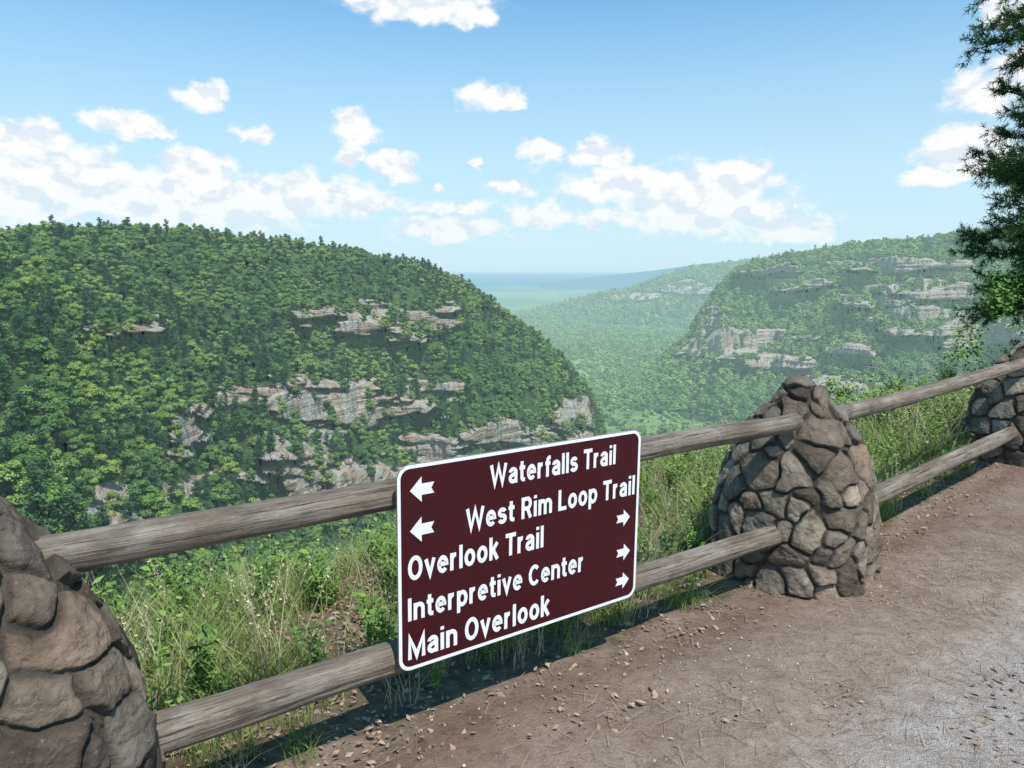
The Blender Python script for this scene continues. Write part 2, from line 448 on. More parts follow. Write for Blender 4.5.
def scatter(name,pts,scl,rot,idx,coll):
    n=len(pts)
    me=bpy.data.meshes.new(name); me.vertices.add(n); me.vertices.foreach_set('co',np.asarray(pts,dtype=np.float32).ravel())
    a=me.attributes.new('scl','FLOAT','POINT'); a.data.foreach_set('value',np.asarray(scl,dtype=np.float32))
    rv=np.zeros((n,3),dtype=np.float32); rv[:,2]=rot
    a=me.attributes.new('rotv','FLOAT_VECTOR','POINT'); a.data.foreach_set('vector',rv.ravel())
    a=me.attributes.new('idx','INT','POINT'); a.data.foreach_set('value',np.asarray(idx,dtype=np.int32))
    ob=bpy.data.objects.new(name,me); sc.collection.objects.link(ob)
    ng=bpy.data.node_groups.new(name+'_gn','GeometryNodeTree')
    ng.interface.new_socket('Geometry',in_out='INPUT',socket_type='NodeSocketGeometry')
    ng.interface.new_socket('Geometry',in_out='OUTPUT',socket_type='NodeSocketGeometry')
    N=ng.nodes;L=ng.links
    gi=N.new('NodeGroupInput');go=N.new('NodeGroupOutput')
    ci=N.new('GeometryNodeCollectionInfo'); ci.inputs['Collection'].default_value=coll
    ci.inputs['Separate Children'].default_value=True; ci.inputs['Reset Children'].default_value=True
    ip=N.new('GeometryNodeInstanceOnPoints'); ip.inputs['Pick Instance'].default_value=True
    def na(nm,dt):
        x=N.new('GeometryNodeInputNamedAttribute'); x.data_type=dt; x.inputs['Name'].default_value=nm; return x.outputs['Attribute']
    L.new(gi.outputs[0],ip.inputs['Points']); L.new(ci.outputs[0],ip.inputs['Instance'])
    L.new(na('idx','INT'),ip.inputs['Instance Index'])
    e=N.new('FunctionNodeEulerToRotation'); L.new(na('rotv','FLOAT_VECTOR'),e.inputs[0]); L.new(e.outputs[0],ip.inputs['Rotation'])
    L.new(na('scl','FLOAT'),ip.inputs['Scale'])
    L.new(ip.outputs[0],go.inputs[0])
    md=ob.modifiers.new('scatter','NODES'); md.node_group=ng
    return ob
def sample_hill(h,area_per,umin=-60,umax=1090,vmax=600):
    co,fc,m=h
    q=co[fc]; 
    cr=np.cross(q[:,2]-q[:,0],q[:,3]-q[:,1]); ar=.5*np.linalg.norm(cr,axis=1)
    c=q.mean(1); u,v=proj(c[:,0],c[:,1],c[:,2]); rm=m[fc].mean(1)
    hor=np.abs(.5*cr[:,2]); win=(u>umin)&(u<umax)&(v<vmax)
    w=(ar*.5+hor*.5)*win*np.where(rm<.3,1,0)+hor*(rm>=.3)*.20*win
    n=int(w.sum()/area_per)
    k=rng.choice(len(fc),n,p=w/w.sum())
    a=rng.random((n,1));b=rng.random((n,1)); Q=q[k]
    return (Q[:,0]*(1-a)+Q[:,1]*a)*(1-b)+(Q[:,3]*(1-a)+Q[:,2]*a)*b
def mk(p,s0,s1,confrac,sd):
    n=len(p); cf=confrac+.6*fbm(p[:,0]/70,p[:,1]/70,p[:,2]/45,3,sd)
    isc=rng.random(n)<cf
    idx=np.where(isc,rng.integers(5,8,n),rng.integers(0,5,n))
    s=s0+(s1-s0)*rng.random(n)**1.4
    return p.copy(),s,idx
pl=sample_hill(left,30,-80,640,590); a_=mk(pl,.6,1.25,.28,60)
rp=np.hypot(pl[:,0],pl[:,1]); a_[1][:]*=1+.35*sstep(300,170,rp)
a_[0][:,2]-=1.2*a_[1]
scatter('forest',a_[0],a_[1],rng.uniform(0,6.28,len(pl)),a_[2],trees)
pr=sample_hill(right,60,540,1100,440); pf=sample_hill(farh,320,520,1000)
n=8000
aa=rng.uniform(azof(500),azof(760),n); r_=np.sqrt(rng.uniform(700**2,3300**2,n))
vx=r_*np.sin(aa);vy=r_*np.cos(aa);vz=hground(vx,vy)
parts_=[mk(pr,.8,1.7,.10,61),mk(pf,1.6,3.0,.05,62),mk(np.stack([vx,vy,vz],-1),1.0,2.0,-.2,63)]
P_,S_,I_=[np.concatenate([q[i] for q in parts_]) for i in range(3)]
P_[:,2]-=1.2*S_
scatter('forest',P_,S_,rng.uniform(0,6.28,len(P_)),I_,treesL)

# ------------------------------------------------------------ stone pillars
def pillar(cx,cy,seed,ang,H=1.06,zb=-.05,wid=1.0,bright=1.0):
    r=np.random.default_rng(seed)
    nth,nh=480,340
    th=np.linspace(0,2*np.pi,nth,endpoint=False)
    prof=np.array([(0,.425),(.3,.415),(.54,.380),(.68,.330),(.79,.262),(.90,.180),(.98,.115),(1.03,.06),(1.05,0.004)])*np.array([1,wid])
    seg=np.r_[0,np.cumsum(np.hypot(np.diff(prof[:,0]),np.diff(prof[:,1])))]
    s=np.linspace(0,seg[-1],nh); ph=np.interp(s,seg,prof[:,0]);pr_=np.interp(s,seg,prof[:,1])
    k=np.ones(15)/15; 
    pp=np.pad(pr_,7,mode='edge'); pr_=np.convolve(pp,k,'valid'); pr_[-1]=.003
    ph=ph*H/1.05
    TH,HH=np.meshgrid(th,ph); RR=np.broadcast_to(pr_[:,None],TH.shape)
    e=2.9; c,s_=np.cos(TH),np.sin(TH)
    sup=(np.abs(c)**e+np.abs(s_)**e)**(-1/e)*.955
    sup=1+(sup-1)*sstep(.0,.2,RR)
    x=RR*sup*c;y=RR*sup*s_;z=HH
    P=np.stack([x,y,z],-1).reshape(-1,3)
    seeds=[]; tries=0
    while tries<5000:
        q=P[r.integers(len(P))]; tries+=1
        md=r.choice([.10,.14,.17,.19])
        if all(np.linalg.norm(q-w)>md for w in seeds): seeds.append(q)
    seeds=np.array(seeds); ns=len(seeds)
    W=P+ .022*np.stack([fbm(P[:,0]*9,P[:,1]*9,P[:,2]*9,3,seed+i) for i in range(3)],-1)
    Dm=np.empty((len(P),ns),dtype=np.float32)
    for i in range(ns):
        az_=r.uniform(.65,1.6); d=W-seeds[i]; wgt=r.uniform(-.025,.025)
        tang=np.array([-seeds[i][1],seeds[i][0],0]);tang/=np.linalg.norm(tang)+1e-9
        tilt=r.normal()*.22; a1=tang*math.cos(tilt)+np.array([0,0,1])*math.sin(tilt)
        up=np.array([0,0,1])*math.cos(tilt)-tang*math.sin(tilt)
        pa=d@a1; pu=d@up; pr2=np.maximum((d**2).sum(1)-pa**2-pu**2,0)
        Dm[:,i]=((np.abs(pa)*az_)**4+(np.abs(pu)/az_**.5)**4+pr2**2)**(1/4)+wgt
    o=np.argpartition(Dm,1,axis=1)[:,:2]
    da=np.take_along_axis(Dm,o,1); sw=da[:,0]>da[:,1]
    f1=np.minimum(da[:,0],da[:,1]);f2=np.maximum(da[:,0],da[:,1]); id1=np.where(sw,o[:,1],o[:,0])
    edge=(f2-f1)*.5+.0015*fbm(P[:,0]*40,P[:,1]*40,P[:,2]*40,2,seed+8)
    st=sstep(.0035,.0095,edge)
    off=r.uniform(-.007,.012,ns); tl=r.normal(size=(ns,3))*.12
    dd=P-seeds[id1]
    disp=st*(.016+off[id1]+(dd*tl[id1]).sum(1))+.004*sstep(.006,.03,edge)
    disp+=.009*fbm(P[:,0]*22,P[:,1]*22,P[:,2]*22,4,seed+20)*st+.010*fbm(P[:,0]*7,P[:,1]*7,P[:,2]*7,2,seed+30)+.003*fbm(P[:,0]*60,P[:,1]*60,P[:,2]*60,2,seed+33)
    nrm=np.stack([x/(RR+1e-6),y/(RR+1e-6),sstep(.5,1.0,z/H)*1.1],-1).reshape(-1,3)
    nrm/=np.linalg.norm(nrm,axis=1,keepdims=True)
    P2_=P+nrm*(disp[:,None]-.013)
    pal=np.array([(.23,.185,.145),(.17,.135,.108),(.31,.26,.205),(.22,.18,.142),(.25,.215,.18),(.14,.112,.09),(.28,.21,.16),(.20,.175,.148)])*bright
    cc=pal[r.integers(0,len(pal),ns)]*r.uniform(.65,1.15,(ns,1))
    col=cc[id1]*st[:,None]+np.array([.10,.085,.07])*(1-st[:,None])
    col=col*(.72+.28*sstep(.004,.025,edge))[:,None]
    ob=mesh_np('stone_pillar',P2_,gridfaces(nh,nth,True),M_stone,True,cols=dict(Col=col))
    ob.location=(cx,cy,zb); ob.rotation_euler=(0,0,ang)
    return ob
a12=math.atan2(d12[1],d12[0]);a23=math.atan2(d23[1],d23[0])
pillar(P1[0],P1[1],3,a12+.1,H=1.17,wid=1.04,bright=.75)
pillar(P2[0]+.07,P2[1]+.20,14,a12+.15,H=1.085,wid=.985,bright=.95)
pillar(P3[0]+.16,P3[1]+.17,25,a23,H=1.0,zb=.03,wid=.97,bright=1.05)

# ------------------------------------------------------------ rails (wooden fence)
fence=bpy.data.objects.new('wooden_fence',None); sc.collection.objects.link(fence)
def rail(nm,a,b,r0,r1,seed):
    a=np.array(a,float);b=np.array(b,float);L=np.linalg.norm(b-a); nl=200;ns=40
    t=np.linspace(0,1,nl)
    xx=t*L; rad=r0+(r1-r0)*t
    sw_y=.012*fbm(t*3,0,0,2,seed);sw_z=.014*fbm(t*3,5,0,2,seed+1)-.008*np.sin(np.pi*t)
    th=np.arange(ns)/ns*2*np.pi
    T_,H_=np.meshgrid(xx,th,indexing='ij')
    R=rad[:,None]*(1+.07*fbm(T_*2.5,np.cos(H_)*1.5,np.sin(H_)*1.5,3,seed+4)+.07*fbm(T_*1.2,np.cos(H_)*6,np.sin(H_)*6,3,seed+5))
    for k in range(6):   # long drying cracks
        h0=(seed*1.7+k*1.07)%6.28; w=.09; x0=((seed*.37+k*.31)%1)*L*.7; ln=L*.4
        dh=np.abs((H_-h0-.15*np.sin(T_*3)+np.pi)%(2*np.pi)-np.pi)
        R=R-.007*np.exp(-(dh/w)**2)*np.exp(-((T_-x0-ln/2)/(ln/2))**4)
    for k in range(3):   # knots
        h0=(seed*2.3+k*2.2)%6.28;x0=((seed*.53+k*.37)%1)*L
        dh=np.abs((H_-h0+np.pi)%(2*np.pi)-np.pi)*rad[:,None]
        R=R+.008*np.exp(-(dh**2+(T_-x0)**2)/.02**2)
    co=np.stack([T_,sw_y[:,None]+R*np.cos(H_),sw_z[:,None]+R*np.sin(H_)],-1).reshape(-1,3); f=gridfaces(nl,ns,True).tolist()
    me=bpy.data.meshes.new(nm)
    f.append(list(range(ns))[::-1]); f.append(list(range((nl-1)*ns,nl*ns)))
    me.from_pydata(co.tolist(),[],f); me.materials.append(M_wood)
    me.polygons.foreach_set('use_smooth',[True]*(len(f)-2)+[False]*2); me.update()
    ob=bpy.data.objects.new(nm,me); sc.collection.objects.link(ob)
    dv=Vector((b-a).tolist()).normalized()
    ob.rotation_euler=dv.to_track_quat('X','Z').to_euler(); ob.location=a.tolist(); ob.parent=fence
def on(p,q,s,z): 
    w=p+(q-p)*s; return (w[0],w[1],z)
rail('rail_top',on(P1,P2,.03,.885),on(P1,P2,.985,.848),.052,.045,2)
rail('rail_bottom',on(P1,P2,.05,.33),on(P1,P2,.95,.275),.058,.05,5)
rail('rail_top_2',on(P2,P3,.05,.835),on(P2,P3,1.0,.86),.046,.044,8)
rail('rail_bottom_2',on(P2,P3,.08,.27),on(P2,P3,.97,.33),.055,.052,11)
rail('rail_top_3',on(P3,P4,.06,.84),on(P3,P4,1,.86),.046,.044,14)
rail('rail_bottom_3',on(P3,P4,.06,.32),on(P3,P4,1,.34),.05,.05,17)
rail('rail_top_0',on(P0,P1,0,.86),on(P0,P1,.97,.88),.05,.05,20)
rail('rail_bottom_0',on(P0,P1,0,.32),on(P0,P1,.95,.33),.055,.055,23)

# ------------------------------------------------------------ sign
n_out=np.array([d12[1],-d12[0]])
def ray_plane(u,v,off):
    x=(u-512)/FPX;zc=(384-v)/FPX; d=np.array([x,cp+zc*sp,-sp+zc*cp])
    o=P1+n_out*off; nn=np.array([n_out[0],n_out[1],0.]); q=np.array([o[0],o[1],0.])-np.array([0,0,CH])
    t=(q@nn)/(d@nn); return np.array([0,0,CH])+d*t
OFF=.085
TL=ray_plane(396,465,OFF);TR=ray_plane(638,431,OFF);BR=ray_plane(638,593,OFF);BL=ray_plane(399,676,OFF)
ex=((TR-TL)+(BR-BL)); ex/=np.linalg.norm(ex)
nz_=np.array([n_out[0],n_out[1],0.]); ey=np.cross(nz_,ex)
org=(TL+TR+BR+BL)/4
SW=(np.linalg.norm(TR-TL)+np.linalg.norm(BR-BL))/2; SH=(np.linalg.norm(TL-BL)+np.linalg.norm(TR-BR))/2
sign=bpy.data.objects.new('trail_sign',None); sc.collection.objects.link(sign)
sign.matrix_world=Matrix(((ex[0],ey[0],nz_[0],org[0]),(ex[1],ey[1],nz_[1],org[1]),(ex[2],ey[2],nz_[2],org[2]),(0,0,0,1)))
def loc2(u,v):
    p=ray_plane(u,v,OFF)-org; return p@ex,p@ey
def rrect(w,h,r,n=8):
    pts=[]
    for cx,cy,a0 in ((w/2-r,h/2-r,0),(-w/2+r,h/2-r,90),(-w/2+r,-h/2+r,180),(w/2-r,-h/2+r,270)):
        for i in range(n+1):
            a=math.radians(a0+90*i/n); pts.append((cx+r*math.cos(a),cy+r*math.sin(a)))
    return pts
def plate(nm,pts,z0,z1,mat,hole=None):
    n=len(pts)
    if hole is None:
        V=[(x,y,z1) for x,y in pts]+[(x,y,z0) for x,y in pts]
        F=[list(range(n)),list(range(2*n-1,n-1,-1))]+[[i,n+i,n+(i+1)%n,(i+1)%n] for i in range(n)]
    else:
        V=[(x,y,z1) for x,y in pts]+[(x,y,z1) for x,y in hole]+[(x,y,z0) for x,y in pts]+[(x,y,z0) for x,y in hole]
        F=[]
        for i in range(n):
            j=(i+1)%n
            F+=[[i,j,n+j,n+i],[i,2*n+i,2*n+j,j],[n+i,n+j,3*n+j,3*n+i]]
    me=bpy.data.meshes.new(nm); me.from_pydata(V,[],F); me.materials.append(mat); me.update()
    ob=bpy.data.objects.new(nm,me); sc.collection.objects.link(ob); ob.parent=sign; return ob
plate('panel_back',rrect(SW,SH,.045),-.004,-.001,M_alu)
plate('panel_face',rrect(SW-.001,SH-.001,.045),-.0008,.0006,M_sign)
plate('border',rrect(SW-.003,SH-.003,.0435),.0008,.0014,M_white,hole=rrect(SW-.026,SH-.026,.033))
# lettering: a plain bold sans drawn as strokes (cap height 1, x-height .74)
def arc(cx,cy,rx,ry,a0,a1,n=18):
    return [(cx+rx*math.cos(math.radians(a0+(a1-a0)*i/n)),cy+ry*math.sin(math.radians(a0+(a1-a0)*i/n))) for i in range(n+1)]
HS=.088
GL={
'o':(.60,[arc(.30,.37,.212,.282,0,360,30)]),
'O':(.74,[arc(.37,.5,.282,.412,0,360,36)]),
'C':(.70,[arc(.37,.5,.282,.412,42,318,30)]),
'a':(.56,[arc(.27,.50,.185,.153,172,0)+[(.455,.4),(.455,0)],[(.455,.44),(.33,.42)]+arc(.26,.235,.172,.148,90,280)+[(.40,.12),(.455,.2)]]),
't':(.37,[[(.16,.95),(.16,.22)]+arc(.275,.20,.115,.112,180,270,8)+[(.36,.088)],[(.0,.652),(.36,.652)]]),
'e':(.58,[[(.088,.385),(.48,.385)]+arc(.29,.37,.202,.282,3,318,26)]),
'r':(.39,[[(.088,0),(.088,.74)],[(.088,.36)]+arc(.30,.40,.212,.25,180,84,10)]),
'f':(.35,[[(.15,0),(.15,.78)]+arc(.27,.79,.12,.122,180,90,8)+[(.35,.912)],[(0,.652),(.34,.652)]]),
'l':(.176,[[(.088,0),(.088,1)]]),
'I':(.176,[[(.088,0),(.088,1)]]),
'i':(.176,[[(.088,0),(.088,.74)],[(.088,.855),(.088,1.0)]]),
's':(.52,[arc(.26,.515,.170,.137,18,270)+arc(.26,.233,.178,.145,90,-162)[1:]]),
'm':(.88,[[(.088,0),(.088,.74)],[(.088,.35)]+arc(.264,.47,.176,.182,180,0,14)+[(.44,0)],[(.44,.35)]+arc(.616,.47,.176,.182,180,0,14)+[(.792,0)]]),
'n':(.58,[[(.088,0),(.088,.74)],[(.088,.35)]+arc(.29,.45,.202,.202,180,0,14)+[(.492,0)]]),
'p':(.60,[[(.088,-.26),(.088,.74)],arc(.30,.37,.212,.282,0,360,30)]),
'v':(.56,[[(.07,.74),(.28,.08),(.49,.74)]]),
'k':(.54,[[(.088,0),(.088,1)],[(.47,.74),(.12,.33)],[(.22,.43),(.48,0)]]),
'W':(1.02,[[(.07,1),(.28,.10),(.51,.90),(.74,.10),(.95,1)]]),
'T':(.62,[[(0,.912),(.62,.912)],[(.31,0),(.31,.9)]]),
'R':(.66,[[(.088,0),(.088,1)],[(.088,.912),(.37,.912)]+arc(.37,.69,.175,.222,90,-90,14)+[(.088,.468)],[(.37,.46),(.57,0)]]),
'L':(.54,[[(.088,1),(.088,.088),(.54,.088)]]),
'M':(.86,[[(.088,0),(.088,.90),(.43,.12),(.772,.90),(.772,0)]]),
' ':(.20,[])}
def ribbon(pts,h):
    p=np.array(pts,float); n=len(p); closed=np.allclose(p[0],p[-1]) and n>3
    L=[];R=[]
    for i in range(n):
        a=p[i]-p[i-1] if i>0 else (p[-1]-p[-2] if closed else p[1]-p[0])
        b=p[i+1]-p[i] if i<n-1 else (p[1]-p[0] if closed else p[-1]-p[-2])
        a=a/np.linalg.norm(a);b=b/np.linalg.norm(b)
        na_=np.array([-a[1],a[0]]);nb_=np.array([-b[1],b[0]])
        mvec=na_+nb_; ml=np.linalg.norm(mvec); mvec/=ml; k=min(h/max(mvec@na_,.05),h*2.6)
        L.append(p[i]+mvec*k);R.append(p[i]-mvec*k)
    return L,R
def text(s,lu,lv,ru,rv,capv,nm):
    x0,y0=loc2(lu,lv);x1,y1=loc2(ru,rv); _,yt=loc2(lu,capv); cap=yt-y0
    yb=(y0+y1)/2
    V=[];F=[];x=0;k=0
    for ch in s:
        w,paths=GL[ch]
        for pth in paths:
            L,R=ribbon(pth,HS*1.06); zz=.0012+.00012*(k%3); k+=1
            for l,r in zip(L,R): V+=[(l[0]+x,l[1],zz),(r[0]+x,r[1],zz)]
            o=len(V)-2*len(L)
            for i in range(len(L)-1): F.append((o+2*i,o+2*i+1,o+2*i+3,o+2*i+2))
        x+=w+.115
    x-=.115; sx=(x1-x0)/x
    V=[(x0+a*sx,yb+b*cap,c) for a,b,c in V]
    me=bpy.data.meshes.new(nm); me.from_pydata(V,[],F); me.materials.append(M_white); me.update()
    ob=bpy.data.objects.new(nm,me); sc.collection.objects.link(ob); ob.parent=sign
text('Waterfalls Trail',490,485,615,466,463,'text_waterfalls')
text('West Rim Loop Trail',466,530.5,634,495,508,'text_west_rim')
text('Overlook Trail',408,577.5,543,550.5,553,'text_overlook')
text('Interpretive Center',408,614.5,583,577,591.5,'text_interpretive')
text('Main Overlook',408,656.5,549,618,632.5,'text_main')
def arrow(u,v,size,flip,nm):
    cx,cy=loc2(u,v); s=size; f=-1 if flip else 1
    pts=[(1,0),(0.05,.95),(0.05,.42),(-1,.42),(-.75,0),(-1,-.42),(.05,-.42),(.05,-.95)]
    pts=[(cx+f*x*s*.5,cy+y*s*.5) for x,y in pts]
    if f<0: pts=pts[::-1]
    plate(nm,pts,.0008,.0018,M_white)
arrow(422,489,.088,True,'arrow_1');arrow(422,529,.088,True,'arrow_2')
arrow(623,518,.072,False,'arrow_3');arrow(623,552,.072,False,'arrow_4');arrow(622,580.5,.072,False,'arrow_5')

# ------------------------------------------------------------ grass, weeds, litter
veg=proto_coll('verge_plants')
def blade_tuft(name,seed,mat,n,h0,h1,w,spread,lean):
    r=np.random.default_rng(seed); V=[];F=[];T=[]
    for i in range(n):
        a=r.uniform(0,6.28);rd=spread*math.sqrt(r.random()); bx,by=rd*math.cos(a),rd*math.sin(a)
        h=r.uniform(h0,h1);da=r.uniform(0,6.28);ln=lean*r.uniform(.2,1.3)*h; pa=r.uniform(0,6.28)
        wx,wy=math.cos(pa)*w*r.uniform(.6,1.2),math.sin(pa)*w*r.uniform(.6,1.2); o=len(V); K=4
        for k in range(K):
            t=k/(K-1); cx=bx+math.cos(da)*ln*t*t;cy=by+math.sin(da)*ln*t*t;cz=h*(t-.22*lean*t*t)-.02; q=(1-t*.93)
            V+=[(cx-wx*q,cy-wy*q,cz),(cx+wx*q,cy+wy*q,cz)]
            if k: F.append((o+2*k-2,o+2*k-1,o+2*k+1,o+2*k))
        T+= [r.random()*.65]*(2*K)
    return joinparts(name,[(np.array(V),np.array(F),mat,np.array(T))],veg)
def seedstalk(name,seed,n=7):
    r=np.random.default_rng(seed);parts=[]
    for i in range(n):
        a=r.uniform(0,6.28);h=r.uniform(.4,.75);l=r.uniform(.05,.25)
        b=np.array([r.normal()*.05,r.normal()*.05,-.02]);tip=b+np.array([math.cos(a)*l,math.sin(a)*l,h]);mid=(b+tip)/2-np.array([math.cos(a),math.sin(a),0])*l*.15
        parts.append((*tube([b,mid,tip],[.0022,.0016,.001],4),M_dry,.4))
        m=22;s=r.uniform(.72,1.02,(m,1));C=mid+(tip-mid)*((s-.5)*2)+r.normal(size=(m,3))*.010;N=r.normal(size=(m,3));N/=np.linalg.norm(N,axis=1,keepdims=True)
        co,f=leaf_quads(C,N,r.uniform(.004,.009,m),r,.5);parts.append((co,f,M_dry,.55))
    return joinparts(name,parts,veg)
def weed(name,seed,H,mat=None,leaf=.035,nst=4):
    r=np.random.default_rng(seed); parts=[]
    C=[];N=[]
    for s in range(nst):
        a=r.uniform(0,6.28);l=r.uniform(.1,.35)*H; tip=np.array([math.cos(a)*l,math.sin(a)*l,H*r.uniform(.6,1)])
        mid=tip*np.array([.3,.3,.55])
        parts.append((*tube([(0,0,-.02),mid,tip],[.004,.003,.001],4),mat or M_weed,.3))
        for k in range(26):
            t=r.uniform(.15,1); p=(mid*t*2 if t<.5 else mid+(tip-mid)*(t-.5)*2)
            d=r.normal(size=3);d[2]*=.3;d/=np.linalg.norm(d); C.append(p+d*leaf*r.uniform(.6,1.8)); N.append(np.array([0,0,1])+r.normal(size=3)*.5)
    C=np.array(C);N=np.array(N);N/=np.linalg.norm(N,axis=1,keepdims=True)
    co,f=leaf_quads(C,N,r.uniform(.5,1.1,len(C))*leaf,r,.5)
    parts.append((co,f,mat or M_weed,np.repeat(r.random(len(C))*.65,4)))
    return joinparts(name,parts,veg)
for i in range(4): blade_tuft('a_grass_tuft',300+i,M_grass,60,.14,.46,.0034,.14,.9)      #0-3
for i in range(2): blade_tuft('b_dry_tuft',310+i,M_dry,26,.2,.55,.0020,.12,.8)          #4-5
for i in range(3): weed('c_weed',320+i,.40,leaf=.022,nst=5)                            #6-8
for i in range(2): weed('d_shrub',330+i,.8,leaf=.034,nst=11)                           #9-10
for i in range(2): seedstalk('e_seed_stalks',340+i)                                    #11-12
def verge(n,xr,yr,dr,idxs,probs,s0,s1,dens=None):
    x=rng.uniform(*xr,n);y=rng.uniform(*yr,n); d=sdist(x,y)
    k=(d>dr[0])&(d<dr[1])&(rng.random(n)<sstep(dr[0],dr[0]+.25,d)*.8+.2)
    if dens is not None: k&=dens(x,y)
    x,y=x[k],y[k]; z=hground(x,y)
    return np.stack([x,y,z],-1),rng.uniform(s0,s1,len(x)),rng.choice(idxs,len(x),p=probs)
bare=lambda x,y: (~(((x+.80)/.36)**2+((y-3.15)/.24)**2<1+.6*vnoise(x*4,y*4)))&(rng.random(len(x))<.35+sstep(-.25,.15,fbm(x*1.7,y*1.7,0,3,77)))
vs=[verge(15500,(-4,7.5),(0,9),(.08,3.6),[0,1,2,3,4,5,6,7,8,11,12],[.12,.12,.12,.12,.10,.10,.09,.09,.07,.035,.035],.45,1.15,bare),
    verge(4200,(-5,10),(0,11),(1.1,4.2),[0,1,6,7,8,9,10],[.10,.10,.15,.15,.12,.19,.19],.4,1.3),
    verge(1300,(2.2,14),(4,14),(.7,4.5),[9,10,7],[.4,.4,.2],.6,1.2)]
vp=np.concatenate([v[0] for v in vs]);vS=np.concatenate([v[1] for v in vs]);vI=np.concatenate([v[2] for v in vs])
vS*=1+.35*fbm(vp[:,0]*1.3,vp[:,1]*1.3,0,3,91)*1.5
dv=sdist(vp[:,0],vp[:,1]); vS=vS*(.5+.5*sstep(.05,.7,dv))
hgt=np.array([.42]*4+[.5]*2+[.38]*3+[.75]*2+[.65]*2)[vI]*vS
# keep the rim-edge planting low where the valley stays open to view from the path
u_,v_=proj(vp[:,0],vp[:,1],vp[:,2]+hgt)
lim=np.interp(u_,[-200,60,180,300,395,400,600,640,700,730,850,880,960,1000,1100],[570,560,528,528,518,505,470,448,434,420,402,385,368,345,320])
lim=lim+26*fbm(u_/45,0,0,3,5)
k=v_>lim+rng.normal(size=len(vp))*8
sh=(~k)&(vI<9); vS[sh]*=.55
k2=k|(sh&(proj(vp[:,0],vp[:,1],vp[:,2]+hgt*.55)[1]>lim))
vp,vS,vI=vp[k2],vS[k2],vI[k2]
scatter('grass',vp,vS,rng.uniform(0,6.28,len(vp)),vI,veg)
lit=proto_coll('litter')
def litter_patch(name,seed,n,mat,size,R=.25):
    r=np.random.default_rng(seed); a=r.uniform(0,6.28,n);q=R*np.sqrt(r.random(n))
    C=np.stack([q*np.cos(a),q*np.sin(a),r.uniform(.002,.012,n)],-1); N=np.array([0,0,1])+r.normal(size=(n,3))*.3; N/=np.linalg.norm(N,axis=1,keepdims=True)
    co,f=leaf_quads(C,N,r.uniform(.4,1,n)*size,r,.5)
    return joinparts(name,[(co,f,mat,np.repeat(r.random(n)*.65,4))],lit)
litter_patch('a_leaves',400,26,M_litter,.020); litter_patch('a_leaves',401,20,M_litter,.013)
def needles(name,seed):
    r=np.random.default_rng(seed);V=[];F=[];T=[]
    for i in range(16):
        a=r.uniform(0,6.28);q=.25*math.sqrt(r.random());c=np.array([q*math.cos(a),q*math.sin(a),.004]);b=r.uniform(0,3.14)
        t=np.array([math.cos(b),math.sin(b),r.normal()*.03])*r.uniform(.015,.045); n=np.array([-t[1],t[0],0]);n/=np.linalg.norm(n);n*=.0010
        o=len(V);V+=[c-t-n,c-t+n,c+t+n*.5,c+t-n*.5];F.append((o,o+1,o+2,o+3));T+=[r.random()*.65]*4
    return joinparts(name,[(np.array(V),np.array(F),M_litter,np.array(T))],lit)
needles('b_needles',402);needles('b_needles',403)
def pebs(name,seed,n=14):
    r=np.random.default_rng(seed);parts=[];v,f=ico(1)
    for i in range(n):
        a=r.uniform(0,6.28);q=.25*math.sqrt(r.random());s=r.uniform(.0015,.005)
        parts.append((v*s*r.uniform(.6,1.3,3)+np.array([q*math.cos(a),q*math.sin(a),s*.3]),f,M_peb,r.random()*.65))
    return joinparts(name,parts,lit,True)
pebs('c_pebbles',404);pebs('c_pebbles',405)
n=5200
x=rng.uniform(-2.5,6,n);y=rng.uniform(.6,7.5,n);d=sdist(x,y)
near_f=np.exp(-np.abs(d-.05)/.15)
cor=sstep(1.25,.9,np.hypot((x-2.15)/.5,(y-2.35)/.3))
leafp=((d>.1)&(d<2.5)&(rng.random(n)<.8))|((d<=.1)&(rng.random(n)<near_f*.35+cor*.6+.008))
ndp=(d<0)&~leafp&(rng.random(n)<.35)
pbp=(d<0)&~leafp&~ndp&(rng.random(n)<.3)
idx=np.full(n,-1);idx[leafp]=rng.integers(0,2,leafp.sum());idx[ndp]=rng.integers(2,4,ndp.sum());idx[pbp]=rng.integers(4,6,pbp.sum())
k=idx>=0
xp,yp=x[k],y[k]
scatter('leaf_litter',np.stack([xp,yp,hground(xp,yp)],-1),rng.uniform(.7,1.3,k.sum()),rng.uniform(0,6.28,k.sum()),idx[k],lit)

